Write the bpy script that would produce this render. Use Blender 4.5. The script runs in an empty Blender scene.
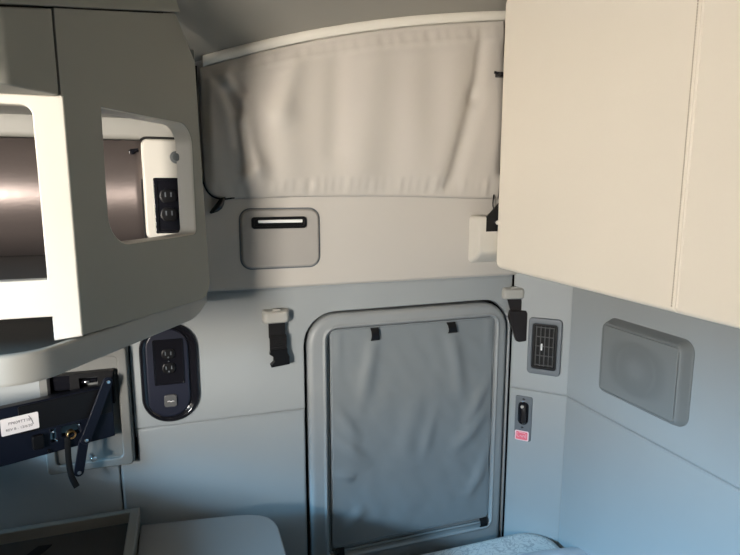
import bpy, bmesh, math, random
from mathutils import Vector, Matrix, noise
random.seed(4)
C = bpy.context.scene.collection
PI = math.pi

# ---------------------------------------------------------------- materials
def mat(name, col, rough=0.6, metal=0.0, bump=0.0, bscale=300.0, var=0.0, vscale=4.0, spec=0.5, stretch=None, coat=0.0, sheen=0.0):
    m = bpy.data.materials.new(name); m.use_nodes = True
    nt = m.node_tree; b = nt.nodes['Principled BSDF']
    b.inputs['Base Color'].default_value = (*col, 1)
    b.inputs['Roughness'].default_value = rough
    b.inputs['Metallic'].default_value = metal
    b.inputs['Specular IOR Level'].default_value = spec
    b.inputs['Coat Weight'].default_value = coat
    b.inputs['Sheen Weight'].default_value = sheen
    tc = nt.nodes.new('ShaderNodeTexCoord')
    mp = nt.nodes.new('ShaderNodeMapping'); nt.links.new(tc.outputs['Object'], mp.inputs['Vector'])
    if stretch: mp.inputs['Scale'].default_value = stretch
    if bump:
        n = nt.nodes.new('ShaderNodeTexNoise'); n.inputs['Scale'].default_value = bscale; n.inputs['Detail'].default_value = 3
        nt.links.new(mp.outputs['Vector'], n.inputs['Vector'])
        bp = nt.nodes.new('ShaderNodeBump'); bp.inputs['Strength'].default_value = bump; bp.inputs['Distance'].default_value = 0.002
        nt.links.new(n.outputs['Fac'], bp.inputs['Height']); nt.links.new(bp.outputs['Normal'], b.inputs['Normal'])
    if var:
        n = nt.nodes.new('ShaderNodeTexNoise'); n.inputs['Scale'].default_value = vscale; n.inputs['Detail'].default_value = 4
        nt.links.new(mp.outputs['Vector'], n.inputs['Vector'])
        r = nt.nodes.new('ShaderNodeValToRGB')
        r.color_ramp.elements[0].position = 0.3; r.color_ramp.elements[1].position = 0.7
        r.color_ramp.elements[0].color = (*[c*(1-var) for c in col], 1)
        r.color_ramp.elements[1].color = (*[min(1, c*(1+var)) for c in col], 1)
        nt.links.new(n.outputs['Fac'], r.inputs['Fac']); nt.links.new(r.outputs['Color'], b.inputs['Base Color'])
    return m

M = {}
M['lower']   = mat('grey_padded_vinyl', (.315, .335, .34), .55, bump=.12, bscale=700, var=.03, vscale=3)
M['door']    = mat('grey_door_plastic', (.275, .29, .295), .42, bump=.08, bscale=900)
M['upper']   = mat('warm_grey_trim', (.51, .478, .435), .6, bump=.12, bscale=800, var=.02, vscale=3)
M['head']    = mat('headliner', (.28, .265, .235), .85, bump=.2, bscale=900)
M['cab']     = mat('pale_cabinet_plastic', (.31, .305, .28), .5, bump=.1, bscale=900)
M['clad']    = mat('grey_cabinet_vinyl', (.255, .25, .218), .55, bump=.12, bscale=900)
M['hatch']   = mat('grey_hatch_plastic', (.36, .34, .315), .5, bump=.08, bscale=900)
M['thread']  = mat('stitch_thread', (.40, .34, .26), .8)
M['cream']   = mat('cream_vinyl', (.80, .74, .64), .55, bump=.15, bscale=500, var=.02, vscale=2)
M['white']   = mat('cream_plastic', (.58, .55, .49), .45, bump=.05, bscale=900)
M['curtain'] = mat('curtain_cloth', (.51, .475, .43), .9, bump=.25, bscale=1500, sheen=.2)
M['rail']    = mat('pale_rail', (.68, .65, .58), .5)
M['shade']   = mat('grey_coated_cloth', (.205, .225, .235), .5, bump=.15, bscale=1200)
M['black']   = mat('black_plastic', (.006, .006, .007), .4, spec=.22, bump=.05, bscale=900)
M['gloss']   = mat('gloss_black', (.008, .008, .011), .12)
M['navy']    = mat('navy_black_paint', (.006, .008, .016), .4, spec=.22, bump=.05, bscale=600)
M['recess']  = mat('dark_recess', (.01, .01, .01), .9)
M['navyplastic'] = mat('navy_plastic', (.013, .015, .028), .35, bump=.05, bscale=900)
M['strap']   = mat('black_webbing', (.009, .009, .010), .75, spec=.22, bump=.6, bscale=500, stretch=(1, 1, 4))
M['brown']   = mat('dark_brown_plastic', (.022, .019, .019), .35, spec=.22, bump=.05, bscale=900)
M['clipgrey']= mat('grey_plastic', (.40, .39, .36), .45)
M['chrome']  = mat('chrome', (.8, .8, .8), .2, metal=1)
M['brass']   = mat('brass', (.75, .48, .22), .3, metal=1)
M['liner']   = mat('brown_metallic_liner', (.24, .20, .188), .36, metal=.75, bump=.12, bscale=90, stretch=(.25, 1, 2.2))
M['mat']     = mat('tray_mat', (.24, .21, .18), .8, bump=.3, bscale=500)
M['speaker'] = mat('speaker_grey', (.19, .198, .195), .45, bump=.05, bscale=900)
M['vent']    = mat('grey_vent_frame', (.12, .135, .15), .45)
M['ventbar'] = mat('vent_bar', (.10, .10, .10), .35)
M['label']   = mat('white_label', (.82, .78, .78), .5)
M['ink']     = mat('grey_ink', (.14, .12, .13), .7)
M['pink']    = mat('pink_sticker', (.85, .16, .22), .5)
M['pinkw']   = mat('pale_sticker_border', (.9, .66, .68), .5)
M['plate']   = mat('grey_mounting_plate', (.165, .165, .155), .5, bump=.1, bscale=900)
M['worktop'] = mat('grey_worktop', (.21, .205, .20), .5, bump=.1, bscale=800)
M['traygrey']= mat('grey_tray_trim', (.22, .215, .195), .5)
M['traydark']= mat('tray_floor_mat', (.045, .04, .035), .75, bump=.3, bscale=400)
M['floor']   = mat('dark_floor_vinyl', (.10, .10, .10), .7, bump=.2, bscale=300)
M['sheet']   = mat('white_bedding', (.62, .64, .68), .85, bump=.3, bscale=300)
M['silver']  = mat('white_gloss', (.85, .85, .85), .15)

def speaker_mesh_material():
    m = mat('speaker_grille', (.27, .28, .275), .6)
    nt = m.node_tree; b = nt.nodes['Principled BSDF']
    tc = nt.nodes.new('ShaderNodeTexCoord')
    v = nt.nodes.new('ShaderNodeTexVoronoi'); v.inputs['Scale'].default_value = 420; v.inputs['Randomness'].default_value = 0
    nt.links.new(tc.outputs['Object'], v.inputs['Vector'])
    r = nt.nodes.new('ShaderNodeValToRGB')
    r.color_ramp.elements[0].position = .25; r.color_ramp.elements[0].color = (.08, .084, .084, 1)
    r.color_ramp.elements[1].position = .38; r.color_ramp.elements[1].color = (.18, .187, .183, 1)
    nt.links.new(v.outputs['Distance'], r.inputs['Fac']); nt.links.new(r.outputs['Color'], b.inputs['Base Color'])
    return m
M['grille'] = speaker_mesh_material()

def damask():
    m = mat('damask_ticking', (.65, .65, .63), .7, bump=.35, bscale=90)
    nt = m.node_tree; b = nt.nodes['Principled BSDF']
    tc = nt.nodes.new('ShaderNodeTexCoord')
    n1 = nt.nodes.new('ShaderNodeTexNoise'); n1.inputs['Scale'].default_value = 26; n1.inputs['Detail'].default_value = 1; n1.inputs['Distortion'].default_value = 2.5
    nt.links.new(tc.outputs['Object'], n1.inputs['Vector'])
    r = nt.nodes.new('ShaderNodeValToRGB'); e = r.color_ramp.elements
    e[0].position = .44; e[0].color = (.68, .68, .66, 1); e[1].position = .56; e[1].color = (.68, .68, .66, 1)
    k = e.new(.5); k.color = (.42, .43, .44, 1)
    nt.links.new(n1.outputs['Fac'], r.inputs['Fac']); nt.links.new(r.outputs['Color'], b.inputs['Base Color'])
    return m
M['damask'] = damask()

# ---------------------------------------------------------------- mesh helpers
def link(name, bm, m, parent=None, smooth=38, kind=None, wn=True):
    bmesh.ops.recalc_face_normals(bm, faces=bm.faces)
    me = bpy.data.meshes.new(name); bm.to_mesh(me); bm.free()
    me.materials.append(m)
    o = bpy.data.objects.new(name, me); C.objects.link(o)
    if smooth:
        for p in me.polygons: p.use_smooth = True
        me.set_sharp_from_angle(angle=math.radians(smooth))
        if wn:
            w = o.modifiers.new('wn', 'WEIGHTED_NORMAL'); w.keep_sharp = True
    if parent is not None: o.parent = parent
    if kind: o['kind'] = kind
    return o

def tag(o, label, cat, group=None):
    o['label'] = label; o['category'] = cat
    if group: o['group'] = group
    return o

def thing(name, label, cat, loc, rz=0, group=None):
    o = bpy.data.objects.new(name, None); C.objects.link(o)
    o.empty_display_size = .05
    o.location = loc; o.rotation_euler = (0, 0, math.radians(rz))
    return tag(o, label, cat, group)

def rr(x0, x1, z0, z1, r, y, n=6):
    """rounded rectangle loop in the xz plane at depth y; r = one radius or (bl, br, tr, tl)"""
    if not isinstance(r, (tuple, list)): r = (r,)*4
    pts = []
    for (cx, cz, rad, a0) in ((x0+r[0], z0+r[0], r[0], 180), (x1-r[1], z0+r[1], r[1], 270), (x1-r[2], z1-r[2], r[2], 0), (x0+r[3], z1-r[3], r[3], 90)):
        for i in range(n+1):
            a = math.radians(a0 + 90*i/n)
            pts.append(Vector((cx+rad*math.cos(a), y, cz+rad*math.sin(a))))
    return pts

def loft(bm, loops, cap0=True, cap1=True, closed=True):
    L = [[bm.verts.new(p) for p in lp] for lp in loops]
    n = len(L[0])
    for a, b in zip(L, L[1:]):
        for i in range(n if closed else n-1):
            j = (i+1) % n
            bm.faces.new((a[i], a[j], b[j], b[i]))
    if cap0: bm.faces.new(L[0])
    if cap1: bm.faces.new(L[-1])
    return bm

def plate(bm, x0, x1, z0, z1, r, y_front, y_back, bev=.003, n=6):
    """raised rounded plate with an eased front edge"""
    lo = [rr(x0, x1, z0, z1, r, y_back, n)]
    for k in range(4):
        a = k/3*PI/2
        off = bev*(1-math.cos(a)); yy = y_front+bev*(1-math.sin(a))
        q = tuple(max(t-off, .0004) for t in (r if isinstance(r, (tuple, list)) else (r,)*4))
        lo.append(rr(x0+off, x1-off, z0+off, z1-off, q, yy, n))
    return loft(bm, lo)

def ring(bm, outer, inner, y_front, y_back, bev=.003, n=6):
    """rounded-rectangle frame; outer/inner = (x0,x1,z0,z1,r)"""
    def g(q, d, y):
        x0, x1, z0, z1, r = q
        rs = r if isinstance(r, (tuple, list)) else (r,)*4
        return rr(x0+d, x1-d, z0+d, z1-d, tuple(max(t-d, .0004) for t in rs), y, n)
    lo = [g(outer, 0, y_back)]
    for k in range(4):
        a = k/3*PI/2; lo.append(g(outer, bev*(1-math.cos(a)), y_front+bev*(1-math.sin(a))))
    for k in range(3, -1, -1):
        a = k/3*PI/2; lo.append(g(inner, -bev*(1-math.cos(a)), y_front+bev*(1-math.sin(a))))
    lo.append(g(inner, 0, y_back))
    lo.append(lo[0])
    L = [[bm.verts.new(p) for p in lp] for lp in lo[:-1]]
    L.append(L[0]); m = len(L[0])
    for a, b in zip(L, L[1:]):
        for i in range(m):
            j = (i+1) % m
            bm.faces.new((a[i], a[j], b[j], b[i]))
    return bm

def box(bm, x0, x1, y0, y1, z0, z1, bev=0, seg=2, mtx=None):
    r = bmesh.ops.create_cube(bm, size=1)
    vs = r['verts']
    for v in vs:
        v.co = Vector(((x0+x1)/2+v.co.x*(x1-x0), (y0+y1)/2+v.co.y*(y1-y0), (z0+z1)/2+v.co.z*(z1-z0)))
    if bev:
        es = list({e for v in vs for e in v.link_edges})
        q = bmesh.ops.bevel(bm, geom=es, offset=bev, segments=seg, profile=.5, affect='EDGES')
        vs = list(set(q['verts']) | {v for v in vs if v.is_valid})
    if mtx is not None:
        bmesh.ops.transform(bm, matrix=mtx, verts=[v for v in vs if v.is_valid])
    return bm

def slab(poly, y0, y1, bev=.004, holes=(), seg=3, axis='xz', extra=None):
    """polygon (with holes) extruded from y0 (front) to y1, front edge eased"""
    bm = bmesh.new()
    P = (lambda a, b, d: Vector((a, d, b))) if axis == 'xz' else (lambda a, b, d: Vector((a, b, d)))
    edges = []
    for loop in (poly, *holes):
        vs = [bm.verts.new(P(a, b, y0)) for a, b in loop]
        for i in range(len(vs)): edges.append(bm.edges.new((vs[i], vs[(i+1) % len(vs)])))
    if holes:
        bmesh.ops.triangle_fill(bm, edges=edges, use_beauty=True)
        bmesh.ops.dissolve_limit(bm, angle_limit=.001, verts=bm.verts[:], edges=[e for e in bm.edges if len(e.link_faces) == 2])
    else:
        bm.faces.new([v for v in bm.verts])
    front = list(bm.faces)
    g = bmesh.ops.extrude_face_region(bm, geom=front)
    nv = [v for v in g['geom'] if isinstance(v, bmesh.types.BMVert)]
    d = P(0, 0, y1-y0)
    for v in nv: v.co += d
    # extrude may drop the originals: make sure both ends exist
    ax = 1 if axis == 'xz' else 2
    if not any(all(abs(v.co[ax]-y0) < 1e-7 for v in f.verts) for f in bm.faces):
        pass
    bmesh.ops.recalc_face_normals(bm, faces=bm.faces)
    if bev:
        fe = [e for e in bm.edges if all(abs(v.co[ax]-y0) < 1e-7 for v in e.verts) and len(e.link_faces) == 2 and abs(e.calc_face_angle(0)) > .5]
        bmesh.ops.bevel(bm, geom=fe, offset=bev, segments=seg, profile=.5, affect='EDGES', clamp_overlap=True)
    return bm

def tube(bm, pts, r, n=8, closed=False, flat=None):
    pts = [Vector(p) for p in pts]
    rings = []
    m = len(pts); prev = None
    for i, p in enumerate(pts):
        if closed: t = pts[(i+1) % m]-pts[i-1]
        else: t = pts[min(i+1, m-1)]-pts[max(i-1, 0)]
        t.normalize()
        ref = prev if prev is not None else (Vector((0, 1, 0)) if abs(t.y) < .9 else Vector((1, 0, 0)))
        u = (ref - t*ref.dot(t)).normalized(); prev = u
        w = t.cross(u)
        a = flat if flat else (r, r)
        rings.append([bm.verts.new(p+u*a[0]*math.cos(2*PI*k/n)+w*a[1]*math.sin(2*PI*k/n)) for k in range(n)])
    R = rings+[rings[0]] if closed else rings
    for a, b in zip(R, R[1:]):
        for k in range(n): bm.faces.new((a[k], a[(k+1) % n], b[(k+1) % n], b[k]))
    if not closed: bm.faces.new(rings[0]); bm.faces.new(rings[-1])
    return bm

def disc(bm, x, z, r, y_front, y_back, bev=.001, n=20):
    lo = []
    for rad, yy in ((r, y_back), (r, y_front+bev), (r-bev*.3, y_front+bev*.3), (r-bev, y_front)):
        lo.append([Vector((x+rad*math.cos(2*PI*k/n), yy, z+rad*math.sin(2*PI*k/n))) for k in range(n)])
    return loft(bm, lo)

def spline(pts, n=12):
    pts = [Vector(p) for p in pts]; out = []
    for i in range(len(pts)-1):
        p0 = pts[max(i-1, 0)]; p1 = pts[i]; p2 = pts[i+1]; p3 = pts[min(i+2, len(pts)-1)]
        for k in range(n):
            t = k/n
            out.append(.5*((2*p1)+(p2-p0)*t+(2*p0-5*p1+4*p2-p3)*t*t+(3*p1-p0-3*p2+p3)*t**3))
    out.append(pts[-1]); return out

def arc(cx, cz, r, a0, a1, n=8):
    return [(cx+r*math.cos(math.radians(a0+(a1-a0)*i/n)), cz+r*math.sin(math.radians(a0+(a1-a0)*i/n))) for i in range(n+1)]

def lettering(name, text, size, m, parent, loc, rot=(PI/2, 0, 0), align='CENTER'):
    cu = bpy.data.curves.new(name, 'FONT'); cu.body = text; cu.size = size; cu.align_x = align; cu.align_y = 'CENTER'; cu.extrude = .0001
    t = bpy.data.objects.new('tmp_text', cu); C.objects.link(t)
    me = bpy.data.meshes.new_from_object(t.evaluated_get(bpy.context.evaluated_depsgraph_get()))
    bpy.data.objects.remove(t)
    me.materials.clear(); me.materials.append(m)
    o = bpy.data.objects.new(name, me); C.objects.link(o)
    o.parent = parent; o.location = loc; o.rotation_euler = rot
    return o

# ================================================================ SETTING
LEDGE = 1.278
# ---- lower side wall: padded panels around the door
p1 = [(-.149, .9285), (.3015, .9285), (.3015, 1.11)] + arc(.394, 1.112, .0925, 180, 90) + arc(.868, 1.118, .0895, 90, 0) + \
     [(.9575, .15), (.9665, .15), (.9665, LEDGE), (-1.05, LEDGE), (-1.05, 1.163), (-.149, 1.163)]
link('wall_side', slab(p1, 0, .03, .009), M['lower'], kind='structure')
p2 = [(-.190, .15), (.3015, .15), (.3015, .9285), (-.146, .9285), (-.146, .841), (-.190, .841)]
link('wall_side_lower', slab(p2, 0, .03, .009), M['lower'], kind='structure')
p3 = [(-1.05, .15), (-.1925, .15), (-.1925, .841), (-.153, .841), (-.153, 1.158), (-1.05, 1.158)]
link('wall_side_front', slab(p3, .002, .03, .004), M['lower'], kind='structure')
bm = bmesh.new(); box(bm, -1.05, 1.30, .03, .06, 0, 2.6)
link('wall_side_backing', bm, M['recess'], kind='structure', smooth=0)
# ---- upper side wall (proud of the lower one, rolled lower edge)
bm = slab([(-1.05, LEDGE+.004), (1.10, LEDGE+.004), (1.10, 2.55), (-1.05, 2.55)], -.012, .03, .011, seg=4)
link('wall_side_upper', bm, M['upper'], kind='structure')
bm = bmesh.new(); box(bm, -.148, .3012, .006, .03, .905, .952); link('wall_side_seam', bm, M['lower'], kind='structure', smooth=0)
bm = bmesh.new(); box(bm, -1.04, .966, .002, .03, LEDGE-.01, LEDGE+.02); link('wall_side_ledge', bm, M['lower'], kind='structure', smooth=0)
# ---- chamfered corner (45 degrees)
def chamfer(name, z0, z1, m):
    bm = slab([(.002, z0), (.183, z0), (.183, z1), (.002, z1)], 0, .03, .008)
    o = link(name, bm, m, kind='structure')
    o.location = (.967, 0, 0); o.rotation_euler = (0, 0, -PI/4)
    return o
bm = bmesh.new(); box(bm, .003, .18, .006, .03, .895, .935); o = link('wall_corner_seam', bm, M['lower'], kind='structure', smooth=0); o.location = (.967, 0, 0); o.rotation_euler = (0, 0, -PI/4)
bm = bmesh.new(); box(bm, 0, 2.4, .006, .03, .895, .935); o = link('wall_rear_seam', bm, M['lower'], kind='structure', smooth=0); o.location = (1.093, -.126, 0); o.rotation_euler = (0, 0, -PI/2)
chamfer('wall_corner', .9155, LEDGE+.02, M['lower'])
chamfer('wall_corner_lower', .15, .9155, M['lower'])
bm = slab([(0, LEDGE+.022), (.178, LEDGE+.022), (.178, 2.55), (0, 2.55)], 0, .03, 0)
o = link('wall_corner_upper', bm, M['upper'], kind='structure'); o.location = (.967, 0, 0); o.rotation_euler = (0, 0, -PI/4)
# ---- rear wall (local x runs towards the camera)
def rearwall(name, z0, z1, m):
    bm = slab([(-.004, z0), (2.4, z0), (2.4, z1), (-.004, z1)], 0, .03, .008)
    o = link(name, bm, m, kind='structure')
    o.location = (1.093, -.126, 0); o.rotation_euler = (0, 0, -PI/2)
rearwall('wall_rear', .9145, 1.62, M['lower'])
rearwall('wall_rear_lower', .15, .9145, M['lower'])
rearwall('wall_rear_upper', 1.624, 2.6, M['upper'])
bm = bmesh.new(); box(bm, 1.124, 1.15, -2.5, .06, 0, 2.6); link('wall_rear_backing', bm, M['recess'], kind='structure', smooth=0)
# ---- floor
bm = bmesh.new(); box(bm, -2.2, 1.15, -2.5, .06, -.04, .0); link('floor', bm, M['floor'], kind='structure', smooth=0)
# ---- ceiling: rises from the curved rail, then a dome over the cab
def zr(x):
    K = ((.064, 1.862), (.307, 1.936), (.582, 1.996), (.888, 2.039))
    def f(x):
        return sum(z*math.prod((x-b)/(a-b) for b, _ in K if b != a) for a, z in K)-.007
    if x < .0: return f(0)+(x)*.42
    if x > 1: return f(1)+(x-1)*.12
    return f(x)
bm = bmesh.new()
prof = [(.03, -.01), (-.012, .004), (-.05, .026), (-.11, .055), (-.20, .095), (-.35, .16), (-.6, .25), (-1.0, .34), (-1.4, .36), (-1.9, .27), (-2.2, .1), (-2.35, -.1)]
xs = [-1.05+i*(2.25/30) for i in range(31)]
G = [[bm.verts.new((x, py, max(zr(x), 1.72)+dz)) for py, dz in prof] for x in xs]
for a, b in zip(G, G[1:]):
    for k in range(len(prof)-1): bm.faces.new((a[k], b[k], b[k+1], a[k+1]))
o = link('ceiling', bm, M['head'], kind='structure', smooth=60, wn=False)
s = o.modifiers.new('s', 'SOLIDIFY'); s.thickness = .02; s.offset = 1
# front roof over the seats
bm = bmesh.new(); box(bm, -2.2, -1.03, -2.5, .06, 1.98, 2.02); link('ceiling_front', bm, M['head'], kind='structure', smooth=0)
bm = bmesh.new(); box(bm, -1.07, -1.03, -2.5, .06, 2.0, 2.45); link('ceiling_step', bm, M['head'], kind='structure', smooth=0)
# ---- front: dashboard wall and windscreen opening, doors with window openings
bm = bmesh.new(); box(bm, -2.2, -2.15, -2.5, .06, 0, 1.15); link('wall_front', bm, M['floor'], kind='structure', smooth=0)
bm = bmesh.new(); box(bm, -2.2, -2.15, -2.5, .06, 1.92, 2.0); link('wall_front_header', bm, M['head'], kind='structure', smooth=0)
bm = bmesh.new(); box(bm, -2.2, -1.05, .0, .06, 0, 2.0); link('wall_side_cab', bm, M['lower'], kind='structure', smooth=0)
bm = bmesh.new()
for q in ((-2.2, -2.0, 0, 2.0), (-2.0, -1.5, 0, 1.15), (-2.0, -1.5, 1.8, 2.0), (-1.5, 1.15, 0, 2.6)):
    box(bm, q[0], q[1], -2.5, -2.44, q[2], q[3])
link('wall_near', bm, M['floor'], kind='structure', smooth=0)

bm = bmesh.new(); box(bm, -.80, -.74, -2.44, -.04, 0, 1.08, .02); link('seat_shade_blocker', bm, M['floor'], kind='structure')  # unseen block added in place of the seats, to shade the low walls

# ================================================================ DOOR
bm = bmesh.new()
O = (.311, .9495, .12, 1.2000, (.03, .03, .086, .088)); I = (.364, .9075, .45, 1.1575, (.02, .02, .028, .034))
def g(q, d, y, n=8):
    x0, x1, z0, z1, r = q
    return rr(x0+d, x1-d, z0+d, z1-d, tuple(max(t-d, .001) for t in r), y, n)
lo = [g(O, 0, .028), g(O, .0, .004), g(O, .002, -.003), g(O, .006, -.008), g(O, .012, -.0105), g(O, .018, -.011),
      g(I, -.014, -.011), g(I, -.011, -.0125), g(I, -.006, -.0145), g(I, -.002, -.0125), g(I, 0, -.009), g(I, .001, .016)]
loft(bm, lo, cap0=False, cap1=False)
door = bpy.data.objects.new('door_1', None); C.objects.link(door); door['kind'] = 'structure'
door.empty_display_size = .05
link('door_frame', bm, M['door'], door)
bm = bmesh.new(); plate(bm, .360, .912, .445, 1.162, .02, .012, .028, .002); link('door_panel', bm, M['door'], door)
bm = bmesh.new(); ring(bm, (.3645, .9070, .452, 1.157, .02), (.3715, .9035, .452+.004, 1.154, .016), .004, .014, .002); link('door_gap_shade', bm, M['recess'], door)  # black ring that paints the shaded gap between frame and blind
# bright inner bead of the frame
bm = bmesh.new(); tube(bm, g(I, .0065, .004), .0035, 8, closed=True); link('door_bead', bm, M['door'], door)

# ================================================================ WINDOW SHADE on the door
SX0, SX1, SZ0, SZ1 = .377, .9025, .478, 1.152
sh = thing('window_shade', 'slate grey coated cloth blind fastened over the window of the low side door', 'window shade', (.64, 0, .478))
nx, nz = 90, 110
bm = bmesh.new(); vs = []
def seg(u, v, a, b, w):
    ax, az = a; bx, bz = b
    dx, dz = bx-ax, bz-az; L2 = dx*dx+dz*dz
    t = max(0, min(1, ((u-ax)*dx+(v-az)*dz)/L2))
    d = math.hypot(u-ax-t*dx, v-az-t*dz)
    return math.exp(-(d/w)**2)*math.sin(PI*min(1, .15+t*.85)) if t < 1 else math.exp(-(d/w)**2)*.0
creases = [((.38, .93), (.47, .80), .018, .005), ((.38, .84), (.50, .72), .022, .006), ((.385, .72), (.45, .69), .014, .004),
           ((.90, .96), (.80, .80), .020, .005), ((.90, .86), (.76, .72), .024, .006), ((.895, .66), (.82, .56), .020, .004), ((.90, .72), (.85, .60), .016, .004),
           ((.508, 1.12), (.46, .88), .022, .004), ((.753, 1.12), (.80, .90), .022, .004), ((.64, .90), (.60, .70), .03, .003), ((.70, .86), (.66, .70), .02, .003),
           ((.395, .50), (.48, .60), .02, .004)]
for j in range(nz+1):
    row = []
    for i in range(nx+1):
        u = SX0+(SX1-SX0)*i/nx; v = SZ0+(SZ1-SZ0)*j/nz
        e = min(1, min(i, nx-i)/10)*min(1, min(j, nz-j)/10)
        y = -.004*math.sin(PI*i/nx)*math.sin(PI*j/nz)
        for a, b, w, h in creases: y -= 2.3*h*seg(u, v, a, b, w)*(.3+.7*e)
        y += .0022*noise.noise(Vector((u*9, v*7, 1.3)))*e + .0020*noise.noise(Vector((u*22+v*12, v*14-u*8, 4)))*e
        # gathered corners at the top
        for cx, sg in ((.40, 1), (.885, -1)):
            y -= .004*math.exp(-((u-cx)/.012)**2)*math.exp(-((v-1.10)/.045)**2)
        row.append(bm.verts.new((u-.64, -.002+y, v-.478)))
    vs.append(row)
for a, b in zip(vs, vs[1:]):
    for i in range(nx): bm.faces.new((a[i], a[i+1], b[i+1], b[i]))
o = link('cloth_panel', bm, M['shade'], sh, smooth=80, wn=False)
m_ = o.modifiers.new('s', 'SOLIDIFY'); m_.thickness = .0015; m_.offset = 1
bm = bmesh.new(); tube(bm, rr(SX0-.64, SX1-.64, 0, SZ1-.478, .014, -.0025, 5), .0022, 6, closed=True); link('piping', bm, M['shade'], sh)
def pull_tab(x, z, w, h, lean=0.0):
    bm = bmesh.new()
    lo = []
    for t, dy, ww in ((0, -.004, 1), (.25, -.010, .92), (.6, -.013, .9), (.85, -.011, 1.0), (1, -.006, 1.05)):
        zz = z-h*t; xx = x+lean*t
        lo.append([Vector((xx-w/2*ww, dy-.003, zz)), Vector((xx+w/2*ww, dy-.003, zz)), Vector((xx+w/2*ww, dy, zz)), Vector((xx-w/2*ww, dy, zz))])
    loft(bm, lo)
    o = link('snap_tab', bm, M['black'], sh, smooth=30)
    bv = o.modifiers.new('b', 'BEVEL'); bv.width = .001; bv.segments = 2
pull_tab(.508-.64, 1.150-.478, .026, .038, .001)
pull_tab(.752-.64, 1.148-.478, .030, .034, .006)
pull_tab(.399-.64, .474-.478, .026, .030)
pull_tab(.886-.64, .476-.478, .028, .030)

# ================================================================ UPPER CURTAIN + RAIL
rail = bmesh.new()
rp = [(x, zr(x)) for x in [.062+i*(1.0/40) for i in range(41)]]
lo = []
for x, z in rp:
    lo.append([Vector((x, yy, z+dz)) for yy, dz in ((-.012, -.014), (-.026, -.013), (-.031, -.006), (-.031, .004), (-.026, .011), (-.012, .013))])
loft(rail, lo)
o = link('curtain_rail', rail, M['rail'])
tag(o, 'thin pale curved curtain track under the ceiling above the cloth curtain', 'curtain rail')

ct = thing('curtain', 'beige grey cloth curtain with gathered hem hanging below the curved rail', 'curtain', (.5, -.012, 1.53))
nx, nz = 150, 70
bm = bmesh.new(); vs = []
XL, XR = .052, .893
def cz0(x):
    # bottom hem with a rounded left corner
    d = x-XL
    r = .05
    zb = 1.521 + .006*math.sin((x-.1)*5)
    if d < r: zb += r-math.sqrt(max(0, r*r-(r-d)**2))
    return zb
folds = [((.10, 1.84), (.175, 1.60), .030, .020), ((.175, 1.60), (.20, 1.53), .03, .010), ((.30, 1.93), (.245, 1.74), .035, .012), ((.245, 1.74), (.27, 1.55), .045, .006),
         ((.83, 2.02), (.79, 1.80), .018, -.010), ((.79, 1.80), (.73, 1.56), .024, -.014), ((.745, 1.98), (.70, 1.60), .05, .010),
         ((.90, 2.00), (.895, 1.60), .016, -.010), ((.50, 1.97), (.46, 1.60), .06, .008), ((.60, 1.98), (.62, 1.60), .05, .006),
         ((.07, 1.85), (.14, 1.74), .014, -.014), ((.125, 1.78), (.15, 1.60), .016, -.016), ((.13, 1.82), (.15, 1.78), .012, -.008), ((.40, 1.93), (.385, 1.65), .03, -.005)]
def segd(u, v, a, b, w):
    ax, az = a; bx, bz = b
    dx, dz = bx-ax, bz-az; L2 = dx*dx+dz*dz
    t = ((u-ax)*dx+(v-az)*dz)/L2; tc = max(0, min(1, t))
    d = math.hypot(u-ax-tc*dx, v-az-tc*dz)
    return math.exp(-(d/w)**2)
for j in range(nz+1):
    row = []
    for i in range(nx+1):
        x = XL+(XR-XL)*i/nx
        zt = zr(x)-.0145; zb = cz0(x); t = j/nz
        z = zb+(zt-zb)*t
        bulge = .026*math.sin(PI*min(1, t*1.02+.0))**.7 if 0 < t < .98 else 0
        y = -.012-bulge
        for a, b, w, h in folds: y -= 1.25*h*segd(x, z, a, b, w)*min(1, t*8)*min(1, (1-t)*6)
        y -= .004*noise.noise(Vector((x*11, z*4, 2)))*min(1, (1-t)*5)
        # small gathers along the elastic hem and along the rail pocket
        y -= .006*max(0, 1-abs(t-.07)/.07)*(noise.noise(Vector((x*55, 0, 9))))
        y -= .004*max(0, 1-abs(t-.93)/.06)*(noise.noise(Vector((x*45, 3, 7))))
        y -= .005*math.exp(-((t-.90)/.012)**2)*0.4
        edge = min(1, i/4)
        y = -.010+(y+.010)*(.25+.75*edge)
        row.append(bm.verts.new((x-.5, y+.006, z-1.53)))
    vs.append(row)
for a, b in zip(vs, vs[1:]):
    for i in range(nx): bm.faces.new((a[i], a[i+1], b[i+1], b[i]))
o = link('curtain_cloth', bm, M['curtain'], ct, smooth=80, wn=False)
m_ = o.modifiers.new('s', 'SOLIDIFY'); m_.thickness = .002; m_.offset = 1
bm = bmesh.new()
cordp = spline([(.046, -.006, 1.842), (.044, -.008, 1.74), (.0455, -.010, 1.62), (.051, -.012, 1.560), (.068, -.013, 1.531), (.095, -.010, 1.522), (.125, -.004, 1.525)], 10)
tube(bm, [(p.x-.5, p.y, p.z-1.53) for p in cordp], .0022, 7); link('elastic_cord', bm, M['strap'], ct)
bm = bmesh.new()
lo = []
for t, w in ((0, .006), (.2, .009), (.6, .014), (.85, .015), (1, .009)):
    cx = .096-.022*t; cz = 1.526-.038*t
    lo.append([Vector((cx-.5+w*math.cos(a*PI/5)*1.05, -.014+.7*w*math.sin(a*PI/5), cz-1.53+.3*w*math.cos(a*PI/5))) for a in range(10)])
loft(bm, lo); link('cord_toggle', bm, M['gloss'], ct)
bm = bmesh.new(); box(bm, .856-.5, .884-.5, -.045, -.025, 1.858-1.53, 1.872-1.53, .003); tube(bm, [(.848-.5, -.036, 1.871-1.53), (.866-.5, -.04, 1.866-1.53)], .004); link('hook', bm, M['gloss'], ct)
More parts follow.
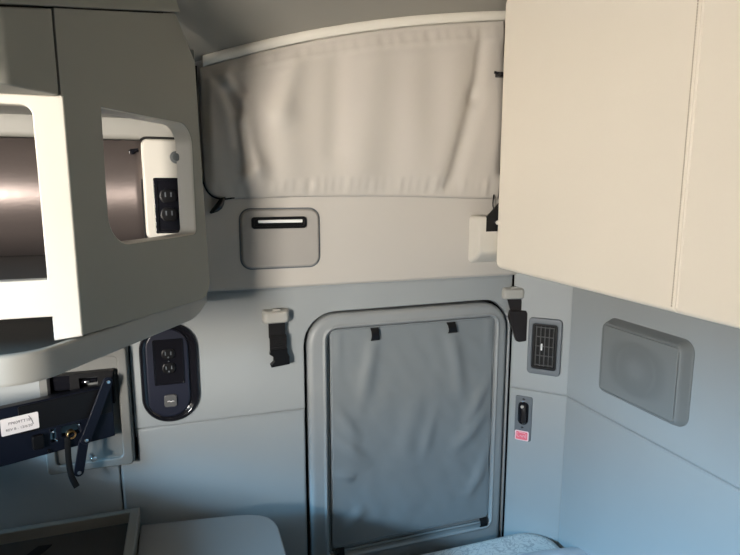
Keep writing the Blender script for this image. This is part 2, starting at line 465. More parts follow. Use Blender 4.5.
bm = bmesh.new(); tube(bm, [(p.x-.5, p.y, p.z-1.53) for p in spline([(.872, -.016, 1.53), (.868, -.02, 1.50), (.876, -.022, 1.478), (.89, -.022, 1.47)], 8)], .002, 6); link('cord_loop', bm, M['strap'], ct)

# ================================================================ ACCESS PANEL with latch handle
ap = thing('access_panel', 'warm grey rounded hatch with black latch handle under the curtain', 'hatch', (.242, -.012, 1.333))
bm = bmesh.new(); plate(bm, -.108, .107, .003, .165, .030, -.0015, .002, .001, 8); link('hatch_shadow_outline', bm, M['vent'], ap)  # dark plate showing past the hatch edge, drawn as its shadow outline
bm = bmesh.new(); plate(bm, -.1045, .1035, .0065, .1615, .027, -.0085, .0, .007, 8); link('hatch_door', bm, M['hatch'], ap)
bm = bmesh.new(); ring(bm, (-.077, .068, .111, .142, .008), (-.070, .061, .117, .136, .005), -.0125, -.006, .001)
plate(bm, -.071, .062, .116, .137, .005, -.0095, -.0075, .0005); hd = link('latch_handle', bm, M['black'], ap)
bm = bmesh.new(); box(bm, -.060, .057, -.0150, -.0090, .126, .1345, .002); link('handle_glint', bm, M['silver'], hd)  # white strip painted as the windows' reflection on the black handle

# ================================================================ OVERHEAD CABINET
FA = math.degrees(math.atan2(.845, .535))
cab = thing('overhead_cabinet', 'pale moulded overhead locker with open cubby and cut-out end panel on the left', 'cabinet', (.0445, -.16, 1.25), FA)
inv = (Matrix.Translation((.0445, -.16, 1.25)) @ Matrix.Rotation(math.radians(FA), 4, 'Z')).inverted()
def Lw(x, y, z): return inv @ Vector((x, y, z))
Z0 = 1.25
def zg(s): return 1.9115+.257*(s+.036) if s < -.03 else 1.9115     # slanting seam of the header
# end panel, local x along the panel towards the wall, local y into the locker
hole = [(-.3145, 1.685-Z0)] + [(-.3165, 1.563-Z0)] + arc(-.262, 1.502-Z0, .055, 180, 265, 8) + [(-.10, 1.447-Z0)] + arc(-.048, 1.461-Z0, .013, 270, 360, 4) + arc(-.080, 1.640-Z0, .045, 0, 90, 8)
hole = hole[::1]
outer = [(-.402, 1.309-Z0), (-.032, 1.297-Z0), (-.014, 1.300-Z0), (.002, 1.312-Z0), (.010, 1.330-Z0), (.012, 1.350-Z0), (.012, 1.826-Z0), (-.052, 1.906-Z0), (-.402, zg(-.402)-Z0)]
bm = slab(outer, 0, .040, 0, holes=[hole])
es = [e for e in bm.edges if all(v.co.x > -.0525 for v in e.verts) and all(abs(v.co.y) < 1e-5 for v in e.verts) and max(v.co.z for v in e.verts)-min(v.co.z for v in e.verts) > .06 and (max(v.co.x for v in e.verts) > .0119)]
bmesh.ops.bevel(bm, geom=es, offset=.030, segments=8, profile=.5, affect='EDGES')
o = link('end_panel', bm, M['clad'], cab, wn=True)
bv = o.modifiers.new('b', 'BEVEL'); bv.width = .003; bv.segments = 3; bv.limit_method = 'ANGLE'; bv.angle_limit = math.radians(50)
o.modifiers.move(1, 0)
bm = bmesh.new(); box(bm, -.362, -.326, .041, .075, 1.405-Z0, 1.695-Z0); link('light_leak_blocker', bm, M['clad'], cab, smooth=0)  # hidden block added behind the stile to stop light leaking through the cut-out
# cream lining of the cut-out
bm = bmesh.new()
h2 = [Vector((a, 0, b)) for a, b in hole]; cc = sum(h2, Vector())/len(h2)
def hl(k, y): return [Vector((cc.x+(p.x-cc.x)*k, y, cc.z+(p.z-cc.z)*k)) for p in h2]
loft(bm, [hl(1.004, .003), hl(1.0, .0015), hl(.988, .002), hl(.980, .005), hl(.980, .040), hl(1.0, .040)], cap0=False, cap1=False)
link('opening_lining', bm, M['white'], cab, smooth=50)
# header above the slanting seam
bm = slab([(-.62, zg(-.62)+.0025-Z0), (-.056, 1.9085-Z0), (-.09, 1.96-Z0), (-.16, 2.3-Z0), (-.62, 2.3-Z0)], 0, .034, .002)
link('header_panel', bm, M['clad'], cab)
bm = bmesh.new(); box(bm, -.6, -.10, .012, .030, 1.70-Z0, 2.0-Z0); link('inner_backing', bm, M['recess'], cab, smooth=0)
# upper door with rounded front corner
bm = slab([(-.519, 1.690-Z0), (-.4055, 1.690-Z0), (-.4055, zg(-.4055)-.001-Z0), (-.519, zg(-.519)-.001-Z0)], 0, .30, 0)
es = [e for e in bm.edges if all(abs(v.co.x+.519) < 1e-5 for v in e.verts) and all(abs(v.co.y) < 1e-5 for v in e.verts)]
bmesh.ops.bevel(bm, geom=es, offset=.030, segments=8, profile=.5, affect='EDGES')
o = link('upper_door', bm, M['clad'], cab)
bv = o.modifiers.new('b', 'BEVEL'); bv.width = .0025; bv.segments = 2; bv.limit_method = 'ANGLE'; bv.angle_limit = math.radians(50); o.modifiers.move(1, 0)
def wpart(name, bm, m, parent=None, **k):
    """mesh built in world axes, brought into the cabinet's own axes"""
    bmesh.ops.transform(bm, matrix=inv, verts=bm.verts)
    return link(name, bm, m, parent or cab, **k)
# white front frame of the cubby
bm = slab([(-1.0, 1.344), (-.2105, 1.344), (-.2105, 1.304), (-.168, 1.308), (-.168, 1.690), (-1.0, 1.690)], -.50, -.478, .003,
          holes=[[(-.96, 1.405), (-.2125, 1.405)] + arc(-.228, 1.659, .0155, 0, 90, 5) + [(-.96, 1.6745)]])
wpart('front_frame', bm, M['white'])
# interior
bm = bmesh.new()
pts = [(-1.0, -.115), (-.5, -.118), (-.2, -.124), (-.10, -.125), (-.07, -.13)]
for (xa, ya), (xb, yb) in zip(pts, pts[1:]):
    bm.faces.new([bm.verts.new(p) for p in ((xa, ya+.007, 1.405), (xb, yb+.007, 1.405), (xb, yb-.016, 1.652), (xa, ya-.016, 1.652))])
bmesh.ops.remove_doubles(bm, verts=bm.verts, dist=1e-5)
o = wpart('liner', bm, M['liner'], wn=False); q = o.modifiers.new('s', 'SOLIDIFY'); q.thickness = .004
bm = bmesh.new(); box(bm, -1.0, .03, -.135, -.05, 1.655, 1.80, .012, 4); box(bm, -1.0, -.06, -.24, -.05, 1.712, 1.80, .03, 5); wpart('interior_valance', bm, M['cab'])
bm = bmesh.new(); box(bm, -1.0, .02, -.10, -.03, 1.30, 1.66); wpart('interior_back', bm, M['recess'], smooth=0)
bm = slab([(-1.0, -.478), (-.185, -.478), (-.02, -.19), (-.02, -.06), (-1.0, -.06)], 1.384, 1.404, 0, axis='xy'); wpart('cubby_floor', bm, M['traydark'], smooth=0)
bm = slab([(-1.0, -.478), (-.20, -.478), (-.03, -.19), (-.03, -.06), (-1.0, -.06)], 1.70, 1.72, 0, axis='xy'); wpart('cubby_top', bm, M['cab'], smooth=0)
bm = bmesh.new(); box(bm, -1.04, -.995, -.50, -.03, 1.26, 2.2, .004); wpart('far_side', bm, M['cab'])
bm = bmesh.new(); box(bm, .022, .040, -.150, -.014, 1.306, 1.85, .003); wpart('return_panel', bm, M['clad'])
# tray under the cubby
def tray_outline(o):
    r = .045
    pts = [(-1.03, -.575+o)]
    a = Vector((-.2235, -.575+o)); d = Vector((.535, .845)); d.normalize()
    a = a + Vector((-o*.55, 0))
    for i in range(9):
        t = i/8
        p = (a-Vector((r, 0)))*(1-t)**2 + a*2*t*(1-t) + (a+d*r)*t*t
        pts.append(tuple(p))
    e = Vector((.022, -.187)) + Vector((-.845, .535))*o
    e0 = e-d*.04; e1 = Vector((.046-o, -.02))
    for i in range(8):
        t = i/7
        pts.append(tuple(e0*(1-t)**2+e*2*t*(1-t)+e1*t*t))
    pts += [(-1.03, -.016)]
    return pts
def zl(pts, z): return [Vector((p[0], p[1], z)) for p in pts]
bm = bmesh.new()
loft(bm, [zl(tray_outline(.010), 1.2555), zl(tray_outline(.003), 1.257), zl(tray_outline(0), 1.263), zl(tray_outline(0), 1.299), zl(tray_outline(.002), 1.303), zl(tray_outline(.005), 1.3045),
          zl(tray_outline(.012), 1.3045), zl(tray_outline(.014), 1.301), zl(tray_outline(.014), 1.272)])
wpart('lower_tray', bm, M['cab'])
bm = bmesh.new(); loft(bm, [zl(tray_outline(.016), 1.272), zl(tray_outline(.016), 1.276)]); wpart('tray_mat', bm, M['mat'], smooth=0)
# power panel inside the cubby
bm = bmesh.new()
plate(bm, -.082, .02, 1.436, 1.6555, .014, -0.1600, -.13, .006)
pp = wpart('power_panel', bm, M['white'])
def receptacle(bm_, x, z, y, r=.0165):
    n = 24
    lo = []
    for rad, yy in ((r, y), (r, y-.003), (r-.002, y-.004), (r-.004, y-.004), (r-.005, y-.003)):
        lo.append([Vector((x+rad*math.cos(2*PI*k/n), yy, z+max(-rad*.82, min(rad*.82, rad*math.sin(2*PI*k/n))))) for k in range(n)])
    loft(bm_, lo)
    return bm_
bm = bmesh.new(); ring(bm, (-.061, .012, 1.449, 1.572, .004), (-.053, .004, 1.456, 1.565, .004), -0.1635, -0.1590, .0015); plate(bm, -.055, .006, 1.454, 1.567, .003, -0.1605, -0.1590, .0005); wpart('bezel', bm, M['gloss'], pp)
for z in (1.532, 1.491):
    bm = bmesh.new(); receptacle(bm, -.031, z, -0.1605, .0185); wpart('receptacle', bm, M['black'], pp)
    bm = bmesh.new(); box(bm, -.0385, -.0355, -0.1645, -0.1630, z-.002, z+.008); box(bm, -.0265, -.0235, -0.1645, -0.1630, z-.002, z+.008); wpart('socket_slots', bm, M['vent'], pp, smooth=0)
bm = bmesh.new(); disc(bm, -.010, 1.6165, .0135, -0.1680, -0.1590, .003); disc(bm, -.010, 1.6165, .009, -0.1740, -0.1660, .002); wpart('knob', bm, M['speaker'], pp)
bm = bmesh.new(); plate(bm, -.087, .02, 1.430, 1.662, .016, -.140, -.120, .002); wpart('panel_shadow_gap', bm, M['recess'], pp)  # black plate standing in for the shadow gap around the power panel
bm = bmesh.new(); disc(bm, -.101, 1.628, .006, -.150, -.128, .002); tube(bm, [(-.103, -.146, 1.630), (-.088, -.146, 1.632)], .004); wpart('catch', bm, M['gloss'])

# ================================================================ STRAP RETAINERS
def make_retainer(name, label, loc, rz, m_cap):
    t = thing(name, label, 'strap holder', loc, rz, 'strap holders beside the side door')
    bm = bmesh.new()
    lo = []
    for d, sx, z0, z1, r in ((0, .036, -.017, .020, .006), (-.010, .036, -.017, .020, .008), (-.020, .034, -.016, .018, .009), (-.026, .030, -.013, .015, .009), (-.028, .024, -.009, .011, .006)):
        lo.append(rr(-sx, sx, z0, z1, r, d))
    loft(bm, lo); link('cap', bm, m_cap, t)
    bm = bmesh.new(); box(bm, -.010, .012, -.020, -.006, .018, .0225, .0015); link('screw_cover', bm, m_cap, t)
    return t
r1 = make_retainer('strap_retainer', 'pale grey strap holder with black ribbed buckle on the wall left of the door', (.2235, -.0005, 1.2045), 0, M['clipgrey'])
bm = bmesh.new(); box(bm, -.021, .024, -.016, -.010, -.058, -.006, .0015); link('strap', bm, M['strap'], r1)
bm = bmesh.new()
box(bm, -.019, .026, -.020, -.008, -.094, -.050, .002)
for k in range(6): box(bm, -.020, .0265, -.0225, -.018, -.057-k*.0065, -.0535-k*.0065, .0008)
link('strap_end', bm, M['strap'], r1)
bm = slab([(-.018, -.090), (.028, -.090), (.028, -.100), (.033, -.112), (.033, -.134), (-.017, -.139), (-.020, -.131), (-.010, -.122), (-.011, -.110), (-.021, -.102)], -.022, -.009, .002)
link('buckle', bm, M['black'], r1)
r2 = make_retainer('strap_retainer', 'grey strap holder with dark brown slanting tongue between the door and the air vent', (.966, .003, 1.2235), -14, M['clipgrey'])
bm = slab([(-.020, -.010), (.024, -.010), (.040, -.060), (-.004, -.060)], -.018, -.011, .002); link('strap', bm, M['brown'], r2)
bm = slab([(-.010, -.052), (.040, -.052), (.058, -.072), (.072, -.142), (.066, -.147), (.022, -.153), (.014, -.150), (-.014, -.074)], -.028, -.010, .004); link('buckle', bm, M['brown'], r2)

# ================================================================ WALL OUTLET (stadium plate)
ol = thing('power_outlet', 'dark navy oval outlet plate under the overhead locker on the side wall', 'outlet', (-.0545, 0, 1.073))
bm = bmesh.new()
lo = []
for d, y in ((-.003, .004), (-.0035, -.004), (-.001, -.0075), (.003, -.0085), (.007, -.0075), (.013, -.0025), (.016, -.002)):
    lo.append(rr(-.0685+d, .0685-d, -.130+d, .130-d, .0665-d, y, 10))
loft(bm, lo); link('surround', bm, M['gloss'], ol)
bm = bmesh.new(); plate(bm, -.0575, .048, -.119, .119, .050, -.0075, -.001, .005, 10); link('plate_body', bm, M['navyplastic'], ol)
bm = bmesh.new(); ring(bm, (-.039, .036, -.030, .092, .004), (-.035, .032, -.026, .088, .003), -.0095, -.006, .001); plate(bm, -.036, .033, -.027, .089, .003, -.0080, -.005, .0005); bz = link('bezel', bm, M['gloss'], ol)
for z in (.0525, .0145):
    bm = bmesh.new(); receptacle(bm, -.002, z, -.0080, .0165); link('receptacle', bm, M['black'], bz)
for z in (.0525, .0145):
    bm = bmesh.new(); box(bm, -.010, -.0075, -.0128, -.011, z-.002, z+.007); box(bm, .0035, .006, -.0128, -.011, z-.002, z+.007); disc(bm, -.002, z-.008, .0022, -.0128, -.011, .0004, 10); link('socket_slots', bm, M['vent'], bz, smooth=0)
bm = bmesh.new(); disc(bm, -.002, .0335, .0022, -.0105, -.007, .0005, 10); link('screw', bm, M['chrome'], bz)
bm = bmesh.new(); plate(bm, -.018, .013, -.090, -.057, .007, -.0125, -.006, .002); cp = link('socket_cap', bm, M['ventbar'], ol)
bm = bmesh.new(); tube(bm, [(-.010, -.0128, -.0745), (-.006, -.0128, -.0725), (-.002, -.0128, -.0755), (.003, -.0128, -.0735), (.006, -.0128, -.0745)], .0011, 6); link('symbol', bm, M['label'], cp)

# ================================================================ FOLD-AWAY TABLE on its mounting plate
ft = thing('folding_table', 'dark navy folded table leaf with metal arm hinged on a grey wall plate', 'folding table', (-.19, -.045, .94))
def T(x, y, z): return (x+.19, y+.045, z-.94)
bm = bmesh.new()
ring(bm, (-.352+.19, -.155+.19, .846-.94, 1.158-.94, .010), (-.330+.19, -.178+.19, .868-.94, 1.135-.94, .010), .020, .046, .004)
plate(bm, -.345+.19, -.165+.19, .855-.94, 1.15-.94, .01, .030, .046, .002)
link('mounting_plate', bm, M['plate'], ft)
bm = slab([(-.332+.19, 1.02-.94), (-.186+.19, 1.02-.94), (-.186+.19, 1.104-.94), (-.332+.19, 1.104-.94)], .006, .028, .002,
          holes=[[(-.325+.19, 1.060-.94), (-.283+.19, 1.060-.94), (-.283+.19, 1.102-.94), (-.325+.19, 1.102-.94)],
                 [(-.262+.19, 1.066-.94), (-.222+.19, 1.066-.94), (-.222+.19, 1.092-.94), (-.262+.19, 1.092-.94)]])
br = link('hinge_bracket', bm, M['black'], ft)
bm = bmesh.new(); box(bm, -.323+.19, -.284+.19, .018, .026, 1.062-.94, 1.100-.94, .002); link('hinge_block', bm, M['gloss'], br)
bm = bmesh.new(); tube(bm, [(-.26+.19, .02, 1.080-.94), (-.225+.19, .02, 1.080-.94)], .006); link('hinge_barrel', bm, M['gloss'], br)
bm = bmesh.new(); box(bm, -.252+.19, -.240+.19, .008, .02, 1.076-.94, 1.084-.94, .003); link('catch', bm, M['chrome'], br)
TA = math.atan2(.39, .92)
RT = Matrix.Rotation(TA, 4, 'Z')
def leaf(name, bm, m, parent=ft, **k):
    bmesh.ops.transform(bm, matrix=RT, verts=bm.verts)
    return link(name, bm, m, parent, **k)
# table leaf: local s along the leaf, front face at y=0
bm = slab([(-.62, -.003), (0, -.003), (0, .130), (-.62, .130)], 0, .022, .003,
          holes=[[(-.118, .030), (-.078, .030), (-.078, .054), (-.118, .054)], [(-.141, .022), (-.129, .022), (-.129, .054), (-.141, .054)]])
tp = leaf('table_leaf', bm, M['navy'])
bm = bmesh.new(); plate(bm, -.20, -.005, .062, .127, .004, -.004, 0, .001); leaf('latch_plate', bm, M['black'], tp)
bm = bmesh.new(); plate(bm, -.180, -.156, .018, .052, .005, -.010, 0, .003); leaf('stop_block', bm, M['black'], tp)
bm = bmesh.new(); plate(bm, -.236, -.1625, .068, .107, .003, -.0052, -.0035, .0002)
lb = leaf('paper_label', bm, M['label'], tp); lb['label'] = 'white paper label'
lrot = (PI/2, 0, TA)
lettering('lettering', 'PP609TT18', .0092, M['ink'], lb, RT @ Vector((-.200, -.0054, .0935)), lrot)
lettering('lettering', 'REV B - 12/6/20', .0080, M['ink'], lb, RT @ Vector((-.2015, -.0054, .0795)), lrot)
bm = bmesh.new(); tube(bm, [(-.182, -.0055, .103), (-.177, -.0055, .094), (-.174, -.0055, .081)], .0006, 5); leaf('pen_mark', bm, M['ink'], lb)
bm = bmesh.new()
n = 20
loft(bm, [[Vector((-.098+r*math.cos(2*PI*k/n), y, .030+r*math.sin(2*PI*k/n))) for k in range(n)] for r, y in ((.0105, .010), (.0105, -.003), (.0095, -.004), (.007, -.003), (.007, .010))], cap0=False, cap1=False)
leaf('bushing', bm, M['brass'], tp)
for s_, z_, r_ in ((-.137, .049, .0035), (-.131, .026, .003), (-.0815, .051, .003), (-.147, .006, .004), (-.262, .012, .004)):
    bm = bmesh.new(); disc(bm, s_, z_, r_, -.005, .006, .0015, 12); leaf('screw', bm, M['chrome'] if s_ > -.145 and r_ < .004 else M['black'], tp)
# lever arm, link and pull strap
def bar(bm, a, b, w, y0, y1, n=8):
    a = Vector(a); b = Vector(b); d = (b-a).normalized(); ang = math.degrees(math.atan2(d.y, d.x))
    poly = arc(b.x, b.y, w, ang-90, ang+90, n) + arc(a.x, a.y, w, ang+90, ang+270, n)
    t = slab(poly, y0, y1, .0015)
    me = bpy.data.meshes.new('t'); t.to_mesh(me); t.free(); bm.from_mesh(me); bpy.data.meshes.remove(me)
    return bm
bm = bmesh.new(); bar(bm, (-.012, .145), (-.071, .013), .0115, -.016, -.010)
arm = leaf('lever_arm', bm, M['navy'])
for s_, z_ in ((-.012, .145), (-.071, .013)):
    bm = bmesh.new(); disc(bm, s_, z_, .005, -.020, -.014, .002, 14); leaf('pivot_pin', bm, M['chrome'], arm)
bm = bmesh.new(); bar(bm, (-.074, .008), (-.090, -.066), .011, -.009, -.004); lk = leaf('link_bar', bm, M['navy'])
bm = bmesh.new(); disc(bm, -.090, -.067, .0045, -.0105, -.008, .001, 14); leaf('eyelet', bm, M['vent'], lk)
bm = bmesh.new(); disc(bm, -.066+.012, -.046, .0075, -.004, .02, .003, 16); leaf('bolt', bm, M['chrome'])
bm = bmesh.new()
sp = spline([(-.108, -.006, .028), (-.110, -.007, -.02), (-.109, -.008, -.055), (-.106, -.010, -.075), (-.099, -.014, -.098)], 8)
tube(bm, sp, .01, 8, flat=(.0018, .0068)); leaf('pull_strap', bm, M['strap'])

# ================================================================ UPPER BUNK folded against the rear wall
bk = thing('upper_bunk', 'large cream vinyl upper bunk folded up along the rear wall', 'bunk', (.866, -.058, 1.316), -90)
# local x towards the camera, local y away from the room
def padded(bm, x0, x1, z0, z1, y_f, y_b, r, n=6):
    lo = [rr(x0, x1, z0, z1, r, y_b, n)]
    for k in range(7):
        a = k/6*PI/2; off = .016*(1-math.cos(a)); yy = y_f+.016*(1-math.sin(a))
        lo.append(rr(x0+off, x1-off, z0+off, z1-off, tuple(max(t-off, .0005) for t in r), yy, n))
    return loft(bm, lo)
def cover(x0, x1, left, right):
    lo = []
    bm = bmesh.new()
    def lp(oL, oR, oV, y):
        rl = max((.022 if left else .0)-oV, .0006); rt = max((.022 if right else 0)-oV, .0006)
        return rr(x0+oL, x1-oR, 0+oV, .75-oV, (rl, rt, rt, rl), y, 5)
    lo.append(lp(0, 0, 0, .10))
    for k in range(6):
        a = k/5*PI/2; c = 1-math.cos(a); s_ = 1-math.sin(a)
        lo.append(lp((.012 if left else .005)*c, (.012 if right else .005)*c, .012*c, .012*s_))
    loft(bm, lo); return bm
link('cover_panel', cover(0, .6455, True, False), M['cream'], bk)
link('cover_panel', cover(.6460, 1.92, False, True), M['cream'], bk)
bm = bmesh.new(); tube(bm, [(.6485, .0015, .012), (.6485, .0005, .4), (.6485, .0015, .74)], .0032, 8); link('piping', bm, M['cream'], bk)
bm = bmesh.new()
for k in range(141):
    z = .012+k*.0052
    box(bm, .6366, .6386, -.0009, .0008, z, z+.0036)
o = link('stitching', bm, M['thread'], bk, smooth=0)
bm = slab([(-.006, .140), (.020, .150), (.030, .215), (.020, .215), (-.018, .188), (-.050, .168), (-.056, .140), (-.050, .128), (-.020, .128), (-.008, .100), (.012, .092), (.012, .140)], .012, .024, .002)
ax = link('pivot_arm', bm, M['black'], bk)
bm = bmesh.new(); disc(bm, -.020, .152, .006, .004, .014, .002, 14); link('pivot_pin', bm, M['chrome'], ax)

bb = thing('bunk_bracket', 'cream moulded bracket on the upper wall at the bunk corner', 'bracket', (.802, -.012, 1.328))
bm = bmesh.new()
loft(bm, [rr(0, .125, 0, .143, .014, 0, 6), rr(.001, .125, .002, .142, .014, -.006, 6), rr(.008, .125, .012, .141, .012, -.024, 6), rr(.010, .125, .027, .140, .010, -.040, 6), rr(.012, .125, .033, .139, .008, -.045, 6), rr(.016, .119, .040, .134, .006, -.047, 6)])
link('housing', bm, M['white'], bb)
bm = slab([(.030, .096), (.088, .096), (.088, .150), (.058, .165), (.030, .140)], -.049, -.043, .002); link('pivot_plate', bm, M['black'], bb)
bm = bmesh.new(); disc(bm, .062, .122, .007, -.056, -.048, .002, 16); link('pivot_bolt', bm, M['chrome'], bb)

# ================================================================ AIR VENT
CH = (.967, 0)
def chloc(s, z): return (CH[0]+s*.70711, CH[1]-s*.70711, z)
av = thing('air_vent', 'black louvred air vent in a grey frame on the angled corner', 'air vent', chloc(.1058, 1.0645), -45)
bm = bmesh.new(); ring(bm, (-.050, .050, -.0895, .0895, .012), (-.037, .037, -.072, .072, .008), -.010, .0, .003); link('vent_frame', bm, M['vent'], av)
bm = bmesh.new(); ring(bm, (-.0375, .0375, -.0725, .0725, .008), (-.029, .029, -.065, .065, .006), -.0085, .0, .002); link('vent_bezel', bm, M['black'], av)
bm = bmesh.new(); plate(bm, -.037, .037, -.072, .072, .006, -.001, .003, .0005); link('vent_backing', bm, M['recess'], av)
for k in range(5):
    x = -.026+k*.013
    bm = bmesh.new(); box(bm, x-.0011, x+.0011, -.0065, -.0012, -.063, .063, .0005, 1); link('louvre', bm, M['ventbar'], av)
for k in range(5):
    z = -.060+k*.030
    bm = bmesh.new(); box(bm, -.028, .028, -.0055, -.0012, z-.0011, z+.0011, .0005, 1); link('crossbar', bm, M['ventbar'], av)
bm = bmesh.new(); box(bm, -.011, -.005, -.011, -.005, -.012, .010, .002); link('slider', bm, M['silver'], av)

# ================================================================ LATCH SWITCH with pink sticker
ls = thing('door_release', 'small grey release plate with black oval recess and pink sticker beside the door', 'release lever', chloc(.0508, .819), -45)
bm = bmesh.new(); plate(bm, -.0265, .0265, -.0745, .0745, .006, -.004, .004, .002); pl_ = link('release_plate', bm, M['vent'], ls)
bm = bmesh.new()
loft(bm, [rr(-.0165+d, .0165-d, -.020+d, .058-d, .0160-d, y, 8) for d, y in ((0, -.0035), (.0, -.005), (.0015, -.0055), (.003, -.0045), (.004, -.0042))]); link('oval_recess', bm, M['gloss'], ls)
bm = bmesh.new(); tube(bm, spline([(.001, -.006, .048), (.003, -.014, .036), (.005, -.015, .014), (.002, -.008, -.010)], 6), .006, 10, flat=(.004, .0075)); link('lever', bm, M['brown'], ls)
bm = bmesh.new(); disc(bm, -.002, .042, .006, -.016, -.006, .003, 14); link('lever_knob', bm, M['clipgrey'], ls)
bm = bmesh.new(); box(bm, -.005, .004, -.0045, -.0038, .064, .067); box(bm, -.0015, .001, -.0045, -.0038, .062, .069); link('lock_symbol', bm, M['black'], ls, smooth=0)
bm = bmesh.new(); box(bm, -.006, .003, -.0045, -.0038, -.031, -.028); box(bm, -.003, -.001, -.0045, -.0038, -.034, -.026); link('unlock_symbol', bm, M['black'], ls, smooth=0)
bm = bmesh.new(); plate(bm, -.0240, .020, -.074, -.041, .005, -.0048, -.0038, .0003); st = link('sticker', bm, M['pinkw'], ls); st['label'] = 'pink sticker with pale border'
bm = bmesh.new(); plate(bm, -.0205, .0165, -.071, -.0445, .004, -.0052, -.0046, .0002); link('sticker_field', bm, M['pink'], st)
bm = bmesh.new()
for pts in ([(-.017, -.047), (-.017, -.060), (-.011, -.063)], [(-.008, -.0605), (-.004, -.056), (-.001, -.062)], [(.002, -.062), (.002, -.056), (.007, -.056), (.007, -.062)], [(.0115, -.050), (.0115, -.064)], [(-.012, -.0465), (-.002, -.0475), (.009, -.048)]):
    tube(bm, [(a, -.0053, b) for a, b in pts], .0008, 5)
link('sticker_marks', bm, M['pinkw'], st, smooth=0)

# ================================================================ SPEAKER on the rear wall
sk = thing('wall_speaker', 'grey rounded rectangular loudspeaker on the rear wall below the bunk', 'speaker', (1.093, -.420, 1.096), -90)
bm = bmesh.new()
def srr(d, y): return rr(-.137+d, .137-d, -.104+d, .104-d, .028-min(d, .014), y, 8)
loft(bm, [srr(-.003, .004), srr(-.003, -.003), srr(0, -.006), srr(.004, -.020), srr(.0075, -.027), srr(.0105, -.0295), srr(.0125, -.0295), srr(.0135, -.0285), srr(.014, -.026)]); link('housing', bm, M['speaker'], sk)
bm = bmesh.new()
# grille: a slightly domed sheet with the cone ring showing through
nu, nv = 60, 44
vs = []
for j in range(nv+1):
    row = []
    for i in range(nu+1):
        x = -.1225+.245*i/nu; z = -.0895+.179*j/nv
        d = math.hypot(x+.0, z)
        y = -.0285-.002*(1-(x/.1225)**2)*(1-(z/.0895)**2) - .0005*math.exp(-((d-.062)/.006)**2) - .0004*math.exp(-(d/.025)**2)
        row.append(bm.verts.new((x, y, z)))
    vs.append(row)
for a, b in zip(vs, vs[1:]):
    for i in range(nu): bm.faces.new((a[i], a[i+1], b[i+1], b[i]))
o = link('grille', bm, M['grille'], sk, smooth=60, wn=False)
q = o.modifiers.new('s', 'SOLIDIFY'); q.thickness = .001; q.offset = 1

# ================================================================ LOWER BUNK MATTRESS, PILLOW
bm = bmesh.new()
def mr(d, z):
    p = rr(.42+d, 1.083-d, -2.0+d, -.045-d, (.05, .05, .085, .05), 0, 10)
    return [Vector((v.x, v.z, z)) for v in p]
lo = [mr(.010, .235), mr(.002, .245), mr(0, .26)] + [mr(0, .405)]
for k in range(1, 7):
    a = k/6*PI/2; lo.append(mr(.035*(1-math.cos(a)), .405+.035*math.sin(a)))
loft(bm, lo)
mt = thing('mattress', 'white damask mattress on the lower bunk at the wall corner', 'mattress', (0, 0, 0))
link('ticking', bm, M['damask'], mt)
bm = bmesh.new(); tube(bm, mr(-.001, .412)[::1], .004, 6, closed=True); link('piping', bm, M['strap'], mt)
bm = bmesh.new(); box(bm, .40, 1.09, -2.05, -.02, .02, .212, .008); o = link('wall_bunk_plinth', bm, M['lower'], kind='structure')
# pillow lying on the mattress
bm = bmesh.new()
nu, nv = 24, 24
top, bot = [], []
for j in range(nv+1):
    ra, rb = [], []
    for i in range(nu+1):
        u = i/nu*2-1; v = j/nv*2-1
        k = max(0, (1-u**4))*max(0, (1-v**4))
        sx = .17*(1-.06*v*v); sy = .26*(1-.05*u*u)
        h = .022*k**.5
        wr = .004*noise.noise(Vector((u*2.5, v*3, 5)))*k
        ra.append(bm.verts.new((u*sx, v*sy, .012+h*1.1+wr)))
        rb.append(bm.verts.new((u*sx, v*sy, .012-.012*k**.5)) if 0 < i < nu and 0 < j < nv else ra[-1])
    top.append(ra); bot.append(rb)
for j in range(nv):
    for i in range(nu):
        bm.faces.new((top[j][i], top[j][i+1], top[j+1][i+1], top[j+1][i]))
        f = [bot[j][i], bot[j+1][i], bot[j+1][i+1], bot[j][i+1]]
        if len(set(f)) >= 3:
            try: bm.faces.new(f)
            except ValueError: pass
o = link('pillow', bm, M['sheet'], smooth=80, wn=False); o.location = (.955, -.445, .4445); o.rotation_euler = (0, 0, math.radians(-6))
tag(o, 'thin white pillow lying on the damask mattress', 'pillow')

# ================================================================ LOWER CABINETS bottom left
wt = thing('counter_cabinet', 'plain grey counter with rounded front corner below the oval outlet', 'counter', (0, 0, 0))
def cr(d, z):
    pts = [(-.146+d, -.9+d), (.196-d, -.9+d)]
    pts += [tuple(p) for p in [Vector((.192-d, -.17)), Vector((.187-d, -.145-d*.5)), Vector((.176-d, -.122-d*.7)), Vector((.155-d*.5, -.103-d)), Vector((.125, -.090-d)), Vector((.09, -.082-d))]]
    pts += [(-.146+d, -.050-d)]
    return [Vector((a, b, z)) for a, b in pts]
bm = bmesh.new(); loft(bm, [cr(0, .655), cr(0, .683), cr(.002, .688), cr(.006, .690)]); link('countertop', bm, M['worktop'], wt)
bm = bmesh.new(); loft(bm, [cr(.012, 0.0), cr(.012, .655)]); link('carcass', bm, M['worktop'], wt)
tb = thing('tray_cabinet', 'grey cabinet with dark recessed tray top in the bottom left corner', 'cabinet', (0, 0, 0))
bm = slab([(-.90, -.9), (-.1485, -.9), (-.1485, -.016), (-.90, -.016)], .720, .676, .004, axis='xy', holes=[[(-.88, -.88), (-.1715, -.88), (-.1715, -.034), (-.88, -.034)]])
link('tray_frame', bm, M['traygrey'], tb)
bm = bmesh.new(); box(bm, -.885, -.166, -.885, -.03, .676, .690); link('tray_floor', bm, M['traydark'], tb, smooth=0)
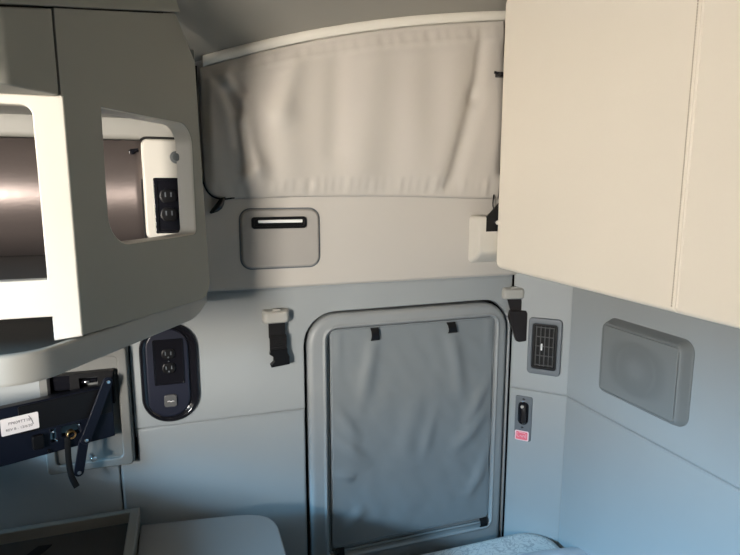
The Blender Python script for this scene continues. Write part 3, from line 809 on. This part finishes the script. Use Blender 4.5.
bm = bmesh.new(); box(bm, -.89, -.150, -.89, -.02, 0, .676); link('carcass', bm, M['traygrey'], tb, smooth=0)
bm = slab([(-.47, -.22), (-.42, -.22), (-.345, -.075), (-.375, -.072)], .6925, .690, 0, axis='xy'); link('pull_strap', bm, M['strap'], tb, smooth=0)

# ================================================================ LIGHT
def area(name, loc, target, sx, sy, power, col, spread=180):
    d = bpy.data.lights.new(name, 'AREA'); d.shape = 'RECTANGLE'; d.size = sx; d.size_y = sy; d.energy = power; d.color = col; d.spread = math.radians(spread)
    o = bpy.data.objects.new(name, d); C.objects.link(o); o.location = loc
    o.rotation_euler = (Vector(target)-Vector(loc)).to_track_quat('-Z', 'Y').to_euler()
    return o
area('windscreen_sky', (-3.6, -1.2, 2.40), (1.09, -.7, .7), 2.6, .4, 275, (.30, .66, 1.0), 120)
area('windscreen_ground', (-2.35, -1.2, 1.42), (.6, -.8, 2.3), 2.1, .5, 9, (1.0, .90, .77), 90)
area('door_window_sky', (-2.7, -3.6, 1.98), (.6, -.1, .9), 1.3, .4, 60, (.84, .93, 1.0), 120)
area('door_window_ground', (-1.76, -2.62, 1.36), (.4, -.1, 2.0), .44, .5, 46, (1.0, .91, .80), 95)
w = bpy.data.worlds.new('World'); bpy.context.scene.world = w; w.use_nodes = True
w.node_tree.nodes['Background'].inputs[0].default_value = (.8, .88, 1, 1)
w.node_tree.nodes['Background'].inputs[1].default_value = .15

# ================================================================ CAMERA
cd = bpy.data.cameras.new('Camera'); cam = bpy.data.objects.new('Camera', cd); C.objects.link(cam)
cam.location = (0, -1.5, 1.55); cam.rotation_euler = (math.radians(90-9.1), 0, math.radians(-18.3))
cd.sensor_width = 36; cd.lens = 36*560/740; cd.clip_start = .02
sc = bpy.context.scene; sc.camera = cam
sc.view_settings.view_transform = 'Standard'; sc.view_settings.look = 'None'; sc.view_settings.gamma = 1; sc.view_settings.exposure = .10
sc.cycles.use_denoising = True
sc.cycles.max_bounces = 10; sc.cycles.diffuse_bounces = 2
